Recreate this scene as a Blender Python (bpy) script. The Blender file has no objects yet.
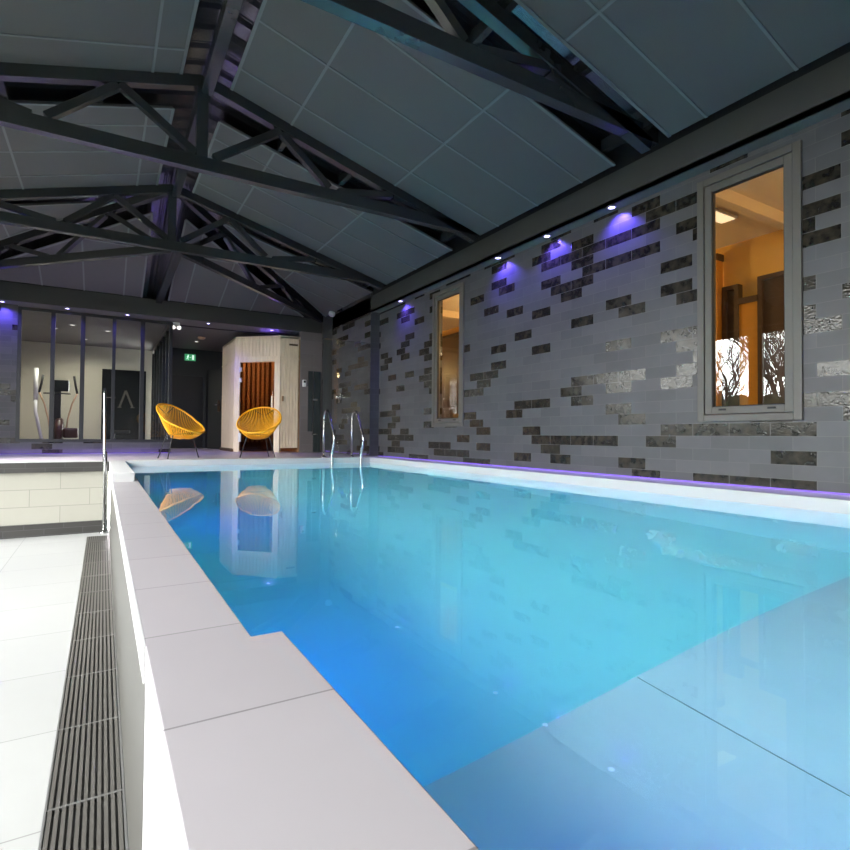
import bpy, bmesh, math, random
from mathutils import Vector, Matrix
random.seed(7)
sc = bpy.context.scene
COL = sc.collection
PI = math.pi
# ------------------------------------------------------------------ helpers
class MB:
    """collects simple shapes and links them as ONE mesh object"""
    def __init__(s): s.bm = bmesh.new(); s.mi = 0; s.smooth = False
    def face(s, pts):
        f = s.bm.faces.new([s.bm.verts.new(p) for p in pts]); f.material_index = s.mi; f.smooth = s.smooth; return f
    def hexa(s, c):
        v = [s.bm.verts.new(p) for p in c]
        for q in ((0,3,2,1),(4,5,6,7),(0,1,5,4),(1,2,6,5),(2,3,7,6),(3,0,4,7)):
            f = s.bm.faces.new([v[i] for i in q]); f.material_index = s.mi
        return s
    def box(s, x0,x1,y0,y1,z0,z1):
        return s.hexa([(x0,y0,z0),(x1,y0,z0),(x1,y1,z0),(x0,y1,z0),(x0,y0,z1),(x1,y0,z1),(x1,y1,z1),(x0,y1,z1)])
    def bar(s, p, q, w, h, up=(0,0,1)):
        p, q = Vector(p), Vector(q); d = (q-p).normalized(); up = Vector(up)
        if abs(d.dot(up)) > .98: up = Vector((0,1,0))
        a = d.cross(up).normalized()*w/2; b = a.cross(d).normalized()*h/2
        return s.hexa([p-a-b,p+a-b,q+a-b,q-a-b,p-a+b,p+a+b,q+a+b,q-a+b])
    def prism(s, pts, z0, z1):
        n = len(pts); lo = [s.bm.verts.new((x,y,z0)) for x,y in pts]; hi = [s.bm.verts.new((x,y,z1)) for x,y in pts]
        fs = [s.bm.faces.new(list(reversed(lo))), s.bm.faces.new(hi)]
        for i in range(n): fs.append(s.bm.faces.new([lo[i],lo[(i+1)%n],hi[(i+1)%n],hi[i]]))
        for f in fs: f.material_index = s.mi
        return s
    def slab(s, pts3, nrm, t):
        """polygon in space given a thickness t along nrm"""
        n = len(pts3); d = Vector(nrm).normalized()*t
        lo = [s.bm.verts.new(p) for p in pts3]; hi = [s.bm.verts.new(Vector(p)+d) for p in pts3]
        fs = [s.bm.faces.new(list(reversed(lo))), s.bm.faces.new(hi)]
        for i in range(n): fs.append(s.bm.faces.new([lo[i],lo[(i+1)%n],hi[(i+1)%n],hi[i]]))
        for f in fs: f.material_index = s.mi
        return s
    def tube(s, pts, r, seg=8, closed=False, rr=None):
        pts = [Vector(p) for p in pts]; n = len(pts); rings = []; prev = None
        for i, p in enumerate(pts):
            if closed: d = pts[(i+1)%n]-pts[i-1]
            else: d = pts[min(i+1,n-1)]-pts[max(i-1,0)]
            d.normalize()
            if prev is None:
                u = Vector((0,0,1)) if abs(d.z) < .9 else Vector((1,0,0)); a = d.cross(u).normalized()
            else:
                a = prev - d*prev.dot(d); a.normalize()
            prev = a; b = d.cross(a); R = rr[i] if rr else r
            rings.append([s.bm.verts.new(p+a*R*math.cos(2*PI*k/seg)+b*R*math.sin(2*PI*k/seg)) for k in range(seg)])
        m = n if closed else n-1
        for i in range(m):
            A, B = rings[i], rings[(i+1)%n]
            for k in range(seg):
                f = s.bm.faces.new([A[k],A[(k+1)%seg],B[(k+1)%seg],B[k]]); f.smooth = True; f.material_index = s.mi
        if not closed:
            for R_, rev in ((rings[0],True),(rings[-1],False)):
                f = s.bm.faces.new(list(reversed(R_)) if rev else R_); f.material_index = s.mi
        return s
    def cyl(s, p, q, r, seg=16): return s.tube([p,q], r, seg)
    def lathe(s, c, prof, seg=24, cap=True):
        """prof = [(r,z)...] round the vertical through c"""
        c = Vector(c); rings = []
        for r, z in prof:
            rings.append([s.bm.verts.new(c+Vector((r*math.cos(2*PI*k/seg), r*math.sin(2*PI*k/seg), z))) for k in range(seg)])
        for A, B in zip(rings, rings[1:]):
            for k in range(seg):
                f = s.bm.faces.new([A[k],A[(k+1)%seg],B[(k+1)%seg],B[k]]); f.smooth = True; f.material_index = s.mi
        for R_ in (list(reversed(rings[0])), rings[-1]) if cap else ():
            f = s.bm.faces.new(R_); f.material_index = s.mi
        return s
    def ball(s, c, r, sx=1, sy=1, sz=1):
        g = bmesh.ops.create_uvsphere(s.bm, u_segments=16, v_segments=10, radius=1)
        for v in g['verts']: v.co = Vector((v.co.x*r*sx, v.co.y*r*sy, v.co.z*r*sz))+Vector(c)
        for f in {f for v in g['verts'] for f in v.link_faces}: f.smooth = True; f.material_index = s.mi
        return s
    def build(s, name, mats, parent=None, bevel=0, base=None):
        if base is None: base = parent_world(parent) if parent else Vector((0,0,0))
        if base.length: bmesh.ops.translate(s.bm, verts=s.bm.verts, vec=-base)
        bmesh.ops.recalc_face_normals(s.bm, faces=s.bm.faces)
        me = bpy.data.meshes.new(name); s.bm.to_mesh(me); s.bm.free()
        for m in (mats if isinstance(mats, (list,tuple)) else [mats]): me.materials.append(m)
        o = bpy.data.objects.new(name, me); COL.objects.link(o)
        if parent: o.parent = parent
        elif base.length: o.location = base
        if bevel:
            b = o.modifiers.new('bevel','BEVEL'); b.width = bevel; b.segments = 2; b.limit_method = 'ANGLE'; b.angle_limit = math.radians(40)
        return o
def parent_world(p):
    v = Vector(p.location)
    while p.parent: p = p.parent; v += Vector(p.location)
    return v
def tag(o, label, cat, group=None, kind=None):
    o['label'] = label; o['category'] = cat
    if group: o['group'] = group
    if kind: o['kind'] = kind
    return o
def thing(name, loc, label, cat, group=None, rz=0):
    o = bpy.data.objects.new(name, None); COL.objects.link(o); o.empty_display_size = .1
    o.location = loc; o.rotation_euler = (0,0,rz)
    return tag(o, label, cat, group)
def struct(o): o['kind'] = 'structure'; return o

# ------------------------------------------------------------------ materials
def new_mat(name):
    m = bpy.data.materials.new(name); m.use_nodes = True; nt = m.node_tree
    return m, nt, nt.nodes['Principled BSDF']
def N(nt, t, **kw):
    n = nt.nodes.new(t)
    for k, v in kw.items(): setattr(n, k, v)
    return n
def L(nt, a, b): nt.links.new(a, b)
def mat(name, col, rough=.5, metal=0, noise=.06, scale=30, bump=0, spec=.5, bscale=None):
    """plain surface with a faint procedural mottling"""
    m, nt, p = new_mat(name)
    g = N(nt,'ShaderNodeNewGeometry'); nz = N(nt,'ShaderNodeTexNoise'); nz.inputs['Scale'].default_value = scale; nz.inputs['Detail'].default_value = 4
    L(nt, g.outputs['Position'], nz.inputs['Vector'])
    r = N(nt,'ShaderNodeMapRange'); r.inputs['To Min'].default_value = 1-noise; r.inputs['To Max'].default_value = 1+noise
    L(nt, nz.outputs['Fac'], r.inputs['Value'])
    mx = N(nt,'ShaderNodeVectorMath', operation='SCALE'); mx.inputs[0].default_value = col[:3]; L(nt, r.outputs[0], mx.inputs['Scale'])
    L(nt, mx.outputs[0], p.inputs['Base Color'])
    p.inputs['Roughness'].default_value = rough; p.inputs['Metallic'].default_value = metal; p.inputs['Specular IOR Level'].default_value = spec
    if bump:
        n2 = N(nt,'ShaderNodeTexNoise'); n2.inputs['Scale'].default_value = bscale or scale*2; L(nt, g.outputs['Position'], n2.inputs['Vector'])
        b = N(nt,'ShaderNodeBump'); b.inputs['Strength'].default_value = bump; b.inputs['Distance'].default_value = .01
        L(nt, n2.outputs['Fac'], b.inputs['Height']); L(nt, b.outputs[0], p.inputs['Normal'])
    return m
def emit(name, col, s):
    m, nt, p = new_mat(name); p.inputs['Base Color'].default_value = (*col,1)
    p.inputs['Emission Color'].default_value = (*col,1); p.inputs['Emission Strength'].default_value = s
    return m
def glass(name, tint=(1,1,1), rough=0, ior=1.5, boost=1.0):
    """thin pane: what lies behind shows through, Fresnel reflection on top"""
    m, nt, p = new_mat(name); nt.nodes.remove(p); out = nt.nodes['Material Output']
    t = N(nt,'ShaderNodeBsdfTransparent'); t.inputs[0].default_value = (*tint,1)
    gl = N(nt,'ShaderNodeBsdfGlossy'); gl.inputs['Roughness'].default_value = rough
    fr = N(nt,'ShaderNodeFresnel'); gg = N(nt,'ShaderNodeNewGeometry')
    io = N(nt,'ShaderNodeMapRange'); io.inputs['To Min'].default_value = ior; io.inputs['To Max'].default_value = 1/ior; L(nt, gg.outputs['Backfacing'], io.inputs['Value']); L(nt, io.outputs[0], fr.inputs['IOR'])
    mu = N(nt,'ShaderNodeMath', operation='MULTIPLY', use_clamp=True); mu.inputs[1].default_value = boost; L(nt, fr.outputs[0], mu.inputs[0])
    mx = N(nt,'ShaderNodeMixShader'); L(nt, mu.outputs[0], mx.inputs[0]); L(nt, t.outputs[0], mx.inputs[1]); L(nt, gl.outputs[0], mx.inputs[2])
    L(nt, mx.outputs[0], out.inputs['Surface']); return m
def tiles(name, ax, bw, rh, base, grout, u0=0, v0=0, offset=.5, gap=.003, vary=.08, rough=.4, dark=None, frac=.28, spec=.5, groutz=0):
    """brick-laid tiles on a plane; ax picks the two world axes. dark = (col a, col b): a share of glazed, rippled dark tiles"""
    m, nt, p = new_mat(name)
    g = N(nt,'ShaderNodeNewGeometry'); sx = N(nt,'ShaderNodeSeparateXYZ'); L(nt, g.outputs['Position'], sx.inputs[0])
    cb = N(nt,'ShaderNodeCombineXYZ')
    for k, (a, o) in enumerate(zip(ax, (u0, v0))):
        ad = N(nt,'ShaderNodeMath', operation='ADD'); ad.inputs[1].default_value = o+40*(bw if k==0 else rh); L(nt, sx.outputs[a], ad.inputs[0]); L(nt, ad.outputs[0], cb.inputs[k])
    br = N(nt,'ShaderNodeTexBrick'); br.offset = offset; br.offset_frequency = 2; br.squash = 1
    br.inputs['Color1'].default_value = (0,0,0,1); br.inputs['Color2'].default_value = (1,1,1,1); br.inputs['Mortar'].default_value = (.5,.5,.5,1)
    br.inputs['Scale'].default_value = 1; br.inputs['Mortar Size'].default_value = gap; br.inputs['Mortar Smooth'].default_value = .1
    br.inputs['Bias'].default_value = 0; br.inputs['Brick Width'].default_value = bw; br.inputs['Row Height'].default_value = rh
    L(nt, cb.outputs[0], br.inputs['Vector'])
    rnd = N(nt,'ShaderNodeSeparateColor'); L(nt, br.outputs['Color'], rnd.inputs[0]); R = rnd.outputs[0]
    v = N(nt,'ShaderNodeMapRange'); v.inputs['To Min'].default_value = 1-vary; v.inputs['To Max'].default_value = 1+vary; L(nt, R, v.inputs['Value'])
    nz = N(nt,'ShaderNodeTexNoise'); nz.inputs['Scale'].default_value = 9; nz.inputs['Detail'].default_value = 5; L(nt, g.outputs['Position'], nz.inputs['Vector'])
    v2 = N(nt,'ShaderNodeMapRange'); v2.inputs['To Min'].default_value = 1-vary*.8; v2.inputs['To Max'].default_value = 1+vary*.8; L(nt, nz.outputs['Fac'], v2.inputs['Value'])
    vm = N(nt,'ShaderNodeMath', operation='MULTIPLY'); L(nt, v.outputs[0], vm.inputs[0]); L(nt, v2.outputs[0], vm.inputs[1])
    bc = N(nt,'ShaderNodeVectorMath', operation='SCALE'); bc.inputs[0].default_value = base; L(nt, vm.outputs[0], bc.inputs['Scale'])
    col = bc.outputs[0]; rg = None
    bump_in = None
    if dark:
        # a second hash of the tile value picks which tiles are glazed
        h = N(nt,'ShaderNodeMath', operation='MULTIPLY'); h.inputs[1].default_value = 37.7; L(nt, R, h.inputs[0])
        fr = N(nt,'ShaderNodeMath', operation='FRACT'); L(nt, h.outputs[0], fr.inputs[0])
        sel = N(nt,'ShaderNodeMath', operation='LESS_THAN'); sel.inputs[1].default_value = frac; L(nt, fr.outputs[0], sel.inputs[0])
        n3 = N(nt,'ShaderNodeTexNoise'); n3.inputs['Scale'].default_value = 14; n3.inputs['Detail'].default_value = 6; L(nt, g.outputs['Position'], n3.inputs['Vector'])
        dm = N(nt,'ShaderNodeMix', data_type='RGBA'); dm.inputs[6].default_value = (*dark[0],1); dm.inputs[7].default_value = (*dark[1],1)
        cr = N(nt,'ShaderNodeMapRange'); cr.inputs['From Min'].default_value = .4; cr.inputs['From Max'].default_value = .65; L(nt, n3.outputs['Fac'], cr.inputs['Value']); L(nt, cr.outputs[0], dm.inputs[0])
        mx = N(nt,'ShaderNodeMix', data_type='RGBA'); L(nt, sel.outputs[0], mx.inputs[0]); L(nt, col, mx.inputs[6]); L(nt, dm.outputs[2], mx.inputs[7]); col = mx.outputs[2]
        rr = N(nt,'ShaderNodeMapRange'); rr.inputs['To Min'].default_value = rough; rr.inputs['To Max'].default_value = .07; L(nt, sel.outputs[0], rr.inputs['Value']); rg = rr.outputs[0]
        n4 = N(nt,'ShaderNodeTexNoise'); n4.inputs['Scale'].default_value = 60; n4.inputs['Detail'].default_value = 2; L(nt, g.outputs['Position'], n4.inputs['Vector'])
        bh = N(nt,'ShaderNodeMath', operation='MULTIPLY'); L(nt, n4.outputs['Fac'], bh.inputs[0]); L(nt, sel.outputs[0], bh.inputs[1]); bump_in = bh.outputs[0]
    gm = N(nt,'ShaderNodeMix', data_type='RGBA'); L(nt, br.outputs['Fac'], gm.inputs[0]); L(nt, col, gm.inputs[6]); gm.inputs[7].default_value = (*grout,1)
    L(nt, gm.outputs[2], p.inputs['Base Color'])
    if rg: L(nt, rg, p.inputs['Roughness'])
    else: p.inputs['Roughness'].default_value = rough
    p.inputs['Specular IOR Level'].default_value = spec
    if bump_in:
        b = N(nt,'ShaderNodeBump'); b.inputs['Strength'].default_value = .2; b.inputs['Distance'].default_value = .01; L(nt, bump_in, b.inputs['Height']); L(nt, b.outputs[0], p.inputs['Normal'])
    return m

GREYTILE = ((.0125,.012,.0105),(.040,.033,.024))
M = {}
M['wall_tile_y'] = tiles('slate wall tile', (1,2), .332, .1111, (.066,.0655,.071), (.098,.096,.095), u0=-2.332, v0=-1.106, dark=GREYTILE, rough=.42, vary=.15, gap=.0022)
M['wall_tile_x'] = tiles('slate wall tile crosswise', (0,2), .332, .1111, (.068,.067,.072), (.100,.098,.098), v0=-1.106, dark=GREYTILE, rough=.42, vary=.15, frac=.18)
M['dark_tile_x'] = tiles('dark plinth tile', (0,2), .45, .0838, (.034,.031,.029), (.07,.07,.07), v0=-1.02, rough=.35)
M['return_shade_tile'] = tiles('shaded column tile', (0,2), .25, .1111, (.045,.046,.055), (.07,.07,.08), v0=-1.106, rough=.4)  # unlit return face: its shade put into a darker tile colour
M['white_tile_x'] = tiles('white step wall tile', (0,2), .70, .235, (.335,.318,.272), (.215,.204,.175), u0=.149, v0=-.17, gap=.004, vary=.03, rough=.45)
M['white_floor'] = tiles('white floor tile', (1,0), .765, 1.1, (.222,.218,.212), (.125,.122,.118), u0=-3.145, v0=.878, offset=0, gap=.0035, vary=.025, rough=.45)
M['weir_tile'] = tiles('grey weir tile', (1,2), .56, .42, (.050,.047,.041), (.038,.036,.032), u0=-1.196, offset=0, gap=.003, vary=.04, rough=.35)
M['coping'] = tiles('stone coping', (1,0), .463, 3.0, (.258,.236,.248), (.115,.105,.11), u0=-.99, v0=.6, offset=0, gap=.0028, vary=.03, rough=.38)
M['deck'] = tiles('pale deck tile', (0,1), .6, .6, (.47,.40,.48), (.34,.30,.35), offset=0, gap=.003, vary=.03, rough=.3)
M['white_coping'] = mat('white coping', (.47,.46,.465), .35, noise=.02)
M['liner'] = mat('pool liner', (.80,.90,.92), .5, noise=.02, scale=4)
M['liner_pale'] = mat('pale band of pool liner', (.80,.72,.80), .4, noise=.02, scale=4)
M['panel'] = mat('grey acoustic panel', (.112,.106,.104), .9, noise=.10, scale=160, bump=.1)
M['tbar'] = mat('grey panel joint', (.165,.165,.168), .6)
M['fascia'] = mat('dark painted fascia', (.046,.046,.042), .55, noise=.05, scale=6)
M['soffit'] = mat('dark painted soffit', (.13,.122,.115), .6, noise=.04, scale=6)
M['steel'] = mat('anthracite painted steel', (.036,.037,.038), .24, noise=.06, scale=12, spec=.9)
M['deck_metal'] = mat('ribbed metal roof sheet', (.40,.41,.43), .22, metal=.85, noise=.1, scale=5)
M['black'] = mat('black void lining', (.008,.008,.009), .9)
M['frame_grey'] = mat('grey beige window frame', (.098,.090,.078), .42, noise=.03)
M['frame_dark'] = mat('dark grey metal frame', (.016,.018,.020), .4)
M['gasket'] = mat('black gasket', (.01,.01,.01), .6)
M['glass'] = glass('window glass', (.94,.96,.95), boost=1.3)
M['glass_gym'] = glass('partition glass', (.93,.95,.95), boost=.9)
M['glass_clear'] = glass('shower glass', (.93,.95,.95), boost=1.4)
M['glass_sauna'] = glass('bronze sauna glass', (.55,.42,.32), boost=.5)
M['steel_shiny'] = mat('polished stainless steel', (.60,.60,.59), .2, metal=1, noise=.02)
M['grate'] = mat('grey grating bar', (.075,.069,.062), .35, metal=.3, noise=.08)
M['grate_frame'] = mat('grating frame', (.16,.155,.15), .35, metal=.6)
M['channel'] = mat('drain channel', (.035,.034,.033), .7)
M['orange_cord'] = mat('amber plastic cord', (.95,.44,.015), .35, noise=.05)
M['black_rod'] = mat('black steel rod', (.02,.02,.022), .35)
M['white_plastic'] = mat('white plastic', (.75,.75,.74), .4)
M['cream'] = mat('cream plaster', (.62,.60,.50), .8, noise=.03, scale=4)
M['orange_wall'] = mat('orange plaster', (.80,.46,.09), .8, noise=.03, scale=4)
M['cream_ceil'] = mat('cream ceiling', (.74,.62,.46), .85, noise=.02)
M['brown'] = mat('dark brown wood', (.085,.047,.024), .45, noise=.15, scale=12)
M['orange_wood'] = mat('orange lacquered wood', (.68,.30,.035), .4, noise=.08, scale=10)
M['dark_wall'] = mat('dark corridor paint', (.038,.042,.044), .6)
M['dark_door'] = mat('dark door paint', (.024,.026,.028), .4)
M['sign_green'] = emit('green exit sign face', (.06,.34,.15), .7)
M['sign_white'] = emit('white exit pictogram', (.75,1,.85), .9)
M['led_purple'] = emit('purple led strip', (.24,.13,.70), .15)
M['lens_blue'] = emit('violet downlight lens', (.50,.42,1.0), 9.0)
M['lens_warm'] = emit('warm ceiling lamp lens', (1,.75,.45), 1.2)
M['lens_white'] = emit('white ceiling lamp lens', (1,.95,.85), 2.0)
M['lens_added'] = emit('added pool lamp lens', (.02,.25,1.0), 1.5)  # lens of the unseen lamps added in the pool
M['ring'] = mat('brushed lamp ring', (.30,.30,.32), .3, metal=.8)
M['rubber'] = mat('black rubber', (.012,.012,.013), .5)
M['orange_tube'] = mat('orange lit tube', (.62,.42,.28), .3, metal=.4)  # orange light on the trainer arms put into the tube colour
M['red_dark'] = mat('dark red plastic', (.05,.014,.011), .4)
M['screen'] = mat('dark console screen', (.015,.017,.02), .12)
M['ground'] = mat('winter lawn', (.10,.12,.05), .95, noise=.3, scale=3)
M['hedge'] = mat('dark hedge leaf', (.030,.042,.018), .85, noise=.5, scale=14)
M['bark'] = mat('grey bark', (.06,.05,.042), .9, noise=.2, scale=10)
M['ext_wall'] = mat('rendered facade', (.55,.53,.50), .85)

def wood(name, ax, c1, c2, pitch):
    m, nt, p = new_mat(name); g = N(nt,'ShaderNodeNewGeometry')
    mp = N(nt,'ShaderNodeMapping'); mp.inputs['Scale'].default_value = (6,6,.7); L(nt, g.outputs['Position'], mp.inputs[0])
    nz = N(nt,'ShaderNodeTexNoise'); nz.inputs['Scale'].default_value = 5; nz.inputs['Detail'].default_value = 6; L(nt, mp.outputs[0], nz.inputs['Vector'])
    mx = N(nt,'ShaderNodeMix', data_type='RGBA'); mx.inputs[6].default_value = (*c1,1); mx.inputs[7].default_value = (*c2,1)
    r = N(nt,'ShaderNodeMapRange'); r.inputs['From Min'].default_value = .3; r.inputs['From Max'].default_value = .7; L(nt, nz.outputs['Fac'], r.inputs['Value']); L(nt, r.outputs[0], mx.inputs[0])
    L(nt, mx.outputs[2], p.inputs['Base Color']); p.inputs['Roughness'].default_value = .5
    return m
M['pine'] = wood('pale pine board', 0, (.88,.74,.56), (.72,.58,.42), .09)
M['pine_dark'] = wood('amber wood slat', 0, (.36,.20,.09), (.20,.10,.045), .09)

# pool water: clear, refracting, absorbing red first
m, nt, p = new_mat('pool water')
p.inputs['Base Color'].default_value = (1,1,1,1); p.inputs['Roughness'].default_value = 0; p.inputs['IOR'].default_value = 1.333; p.inputs['Transmission Weight'].default_value = 1
va = N(nt,'ShaderNodeVolumeAbsorption'); va.inputs['Color'].default_value = (.40,.952,.968,1); va.inputs['Density'].default_value = .56
L(nt, va.outputs[0], nt.nodes['Material Output'].inputs['Volume'])
g = N(nt,'ShaderNodeNewGeometry'); nz = N(nt,'ShaderNodeTexNoise'); nz.inputs['Scale'].default_value = 2.2; nz.inputs['Detail'].default_value = 1; L(nt, g.outputs['Position'], nz.inputs['Vector'])
b = N(nt,'ShaderNodeBump'); b.inputs['Strength'].default_value = .015; b.inputs['Distance'].default_value = .05; L(nt, nz.outputs['Fac'], b.inputs['Height']); L(nt, b.outputs[0], p.inputs['Normal'])
M['water'] = m

# ------------------------------------------------------------------ key sizes (metres)
WZ, DZ = .930, 1.02                     # water level, raised deck level
XL, XR = .318, 4.215                    # pool sides
YF, YN = 9.05, -1.6                     # pool ends
XW = 4.60                               # tiled wall
ZS = 3.808                              # soffit
XF = 4.409                              # fascia face
YFF = 12.23                             # far fascia face
XC = .863                               # ridge line
XFL, XWL = 2*XC-XF, 2*XC-XW             # left fascia, left wall
YB = -2.6                               # wall behind the camera
YP = 12.6                               # gym glazing
A0, SL = 5.142, .28                     # roof panel plane z = A0 - SL*|x-XC|
def zr(x): return A0-SL*abs(x-XC)

# ------------------------------------------------------------------ floors, pool shell
b = MB(); b.box(XWL-.2,.102,YB-.2,9.3,-.2,0); struct(b.build('floor', M['white_floor']))
# pool basin
ZB = WZ-1.40
for nm, q in (('floor_basin',(XL,XR,YN,YF,ZB-.2,ZB)),('wall_basin_left',(.104,XL,1.41,YF+.3,ZB-.2,.86)),('wall_basin_left_near',(.104,XL,YN-.3,1.41,ZB-.2,.86)),('wall_basin_right',(XR,XR+.37,YN-.3,YF+.3,ZB-.2,.925)),('wall_basin_far',(XL,XR,YF,YF+.3,ZB-.2,.925)),('wall_basin_near',(XL,XR,YN-.3,YN,ZB-.2,.925))):
    b = MB(); b.box(*q); struct(b.build(nm, M['liner']))
# submerged bench at the near end, with a joint in its liner
ZBN = WZ-.80
b = MB(); b.box(XL+.002,1.557,YN+.002,1.22,ZB+.001,ZBN); b.box(1.563,XR-.002,YN+.002,1.22,ZB+.001,ZBN)
b.mi = 1; b.box(1.557,1.563,YN+.002,1.217,ZB+.001,ZBN-.004)
struct(b.build('floor.001', [M['liner_pale'], M['frame_grey']]))
# water
b = MB(); b.box(XL-.002,XR+.002,YN-.002,YF+.002,ZB-.002,WZ)
o = b.build('pool_water', M['water']); tag(o, 'clear blue water filling the swimming pool', 'water')
# weir wall on the left with its stone coping, level with the water
b = MB(); b.box(.100,.104,1.41,9.05,0,.86); struct(b.build('wall_weir', M['weir_tile']))
b = MB(); b.box(.094,.104,YN-.3,1.41,0,.86); struct(b.build('wall_weir_near', M['white_coping']))
b = MB(); b.prism([(.092,YN-.3),(.391,YN-.3),(.391,1.345),(.316,1.345),(.316,6.25),(.092,6.25)], .86, WZ+.004)
struct(b.build('trim_1', M['coping'], bevel=.003))
b = MB(); b.box(.088,.0925,1.40,6.25,.85,WZ+.0045); struct(b.build('trim_2', M['white_coping']))
# raised end strip where the deck level comes forward along the weir
b = MB(); b.box(.082,.282,6.25,9.3,.86,DZ); struct(b.build('wall_block', M['white_coping'], bevel=.003))
b = MB(); b.box(.282,XL+.001,6.25,9.3,.86,WZ+.004); struct(b.build('trim_9', M['coping']))
# far deck, right ledge (white coping slab)
b = MB(); b.box(XWL-.2,XW+.3,9.10,18.4,DZ-.08,DZ-.001); struct(b.build('floor.002', M['deck']))
b = MB(); b.box(.282,XR-.02,YF-.015,9.45,.926,DZ+.001); struct(b.build('trim_3', M['white_coping'], bevel=.004))
b = MB(); b.box(XWL-.1,.082,9.085,9.25,DZ-.010,DZ+.001); struct(b.build('trim_4', M['white_coping']))
b = MB(); b.box(XR-.015,XW-.004,YN-.3,9.47,.926,DZ+.001); struct(b.build('trim_5', M['white_coping'], bevel=.004))
# riser from the lower floor to the deck: dark plinth, white tiles, dark top strip
b = MB(); b.box(XWL-.1,.082,9.12,9.3,.17,.875); struct(b.build('wall_step', M['white_tile_x']))
b = MB(); b.box(XWL-.1,.082,9.088,9.3,.875,DZ-.010); b.box(XWL-.1,.084,9.10,9.3,0,.17); struct(b.build('baseboard_step', M['dark_tile_x']))

# ------------------------------------------------------------------ right wall with two windows
W1 = (2.09,2.94,1.564,3.726); W2 = (6.634,7.522,1.564,3.726)
b = MB()
ys = [YB-.2, W1[0], W1[1], W2[0], W2[1], 9.54]
for i in range(5):
    if i in (1,3):
        b.box(XW,XW+.18,ys[i],ys[i+1],.9,1.564); b.box(XW,XW+.18,ys[i],ys[i+1],3.726,4.4)
    else: b.box(XW,XW+.18,ys[i],ys[i+1],.9,4.4)
struct(b.build('wall_right', M['wall_tile_y']))
b = MB(); b.box(XF,XW+.18,9.53,12.12,DZ,4.4); struct(b.build('wall_right_alcove', M['wall_tile_y']))
b = MB(); b.box(XF-.001,XW,9.522,9.53,DZ,ZS); struct(b.build('wall_right_return', M['return_shade_tile']))
b = MB(); b.box(XF-.012,XW+.18,11.55,12.14,DZ,4.3); struct(b.build('wall_right_column', M['dark_wall']))
b = MB(); b.box(XW,XW+.18,12.12,18.4,DZ,4.4); struct(b.build('wall_right_far', M['wall_tile_y']))
def window(n, Y0, Y1, Z0, Z1):
    root = thing('window_%d'%n, (XW,(Y0+Y1)/2,Z0), '', 'window'); del root['label']; del root['category']; root['kind'] = 'structure'
    f = .062; x0, x1 = XW-.022, XW+.07
    b = MB(); b.box(x0,x1,Y0,Y0+f,Z0,Z1); b.box(x0,x1,Y1-f,Y1,Z0,Z1); b.box(x0,x1,Y0+f,Y1-f,Z1-f,Z1); b.box(x0,x1,Y0+f,Y1-f,Z0,Z0+f)
    b.build('window_frame', M['frame_grey'], root, bevel=.005)
    s = .062; a0, a1, c0, c1 = Y0+f+.004, Y1-f-.004, Z0+f+.004, Z1-f-.004
    b = MB(); b.box(x0+.012,x1-.01,a0,a0+s,c0,c1); b.box(x0+.012,x1-.01,a1-s,a1,c0,c1); b.box(x0+.012,x1-.01,a0+s,a1-s,c1-s,c1); b.box(x0+.012,x1-.01,a0+s,a1-s,c0,c0+s)
    sash = b.build('sash', M['frame_grey'], root, bevel=.004)
    b = MB(); g = .008
    for q in ((a0+s,a0+s+g,c0+s,c1-s),(a1-s-g,a1-s,c0+s,c1-s),(a0+s,a1-s,c1-s-g,c1-s),(a0+s,a1-s,c0+s,c0+s+g)): b.box(XW+.004,XW+.03,*q)
    b.build('gasket', M['gasket'], sash)
    b = MB(); b.box(XW+.020,XW+.026,a0+s-.004,a1-s+.004,c0+s-.004,c1-s+.004); b.build('pane', M['glass'], root)
    for t in (.22,.78):
        y = a0+(a1-a0)*t; b = MB(); b.box(x0+.004,x0+.013,y-.03,y+.03,c0+.030,c0+.046); b.build('drain_cap', M['gasket'], sash)
window(1,*W1); window(2,*W2)

# ------------------------------------------------------------------ fascias and soffits
b = MB(); b.box(XF,XW+.2,YB,12.4,ZS,ZS+.03); struct(b.build('ceiling', M['soffit']))
b = MB(); b.box(XF,XF+.05,YB,YFF+.05,ZS,zr(XF)-.04); struct(b.build('trim_6', M['fascia']))
b = MB(); b.box(XFL-.05,XFL,YB,YFF+.05,ZS,zr(XF)-.04); struct(b.build('trim_7', M['fascia']))
b = MB(); b.box(XWL-.2,XFL,YB,12.4,ZS,ZS+.03); struct(b.build('ceiling.001', M['soffit']))
b = MB(); b.box(XFL,XF,YFF,YFF+.06,ZS,zr(XF)-.01); struct(b.build('trim_8', M['fascia']))
b = MB(); b.box(XWL-.2,XW+.2,YFF+.05,18.4,ZS,ZS+.03); struct(b.build('ceiling.002', M['soffit']))
b = MB(); b.box(XF+.05,XW+.2,YB,12.3,ZS+.05,4.45); struct(b.build('wall_eave', M['black']))

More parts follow.
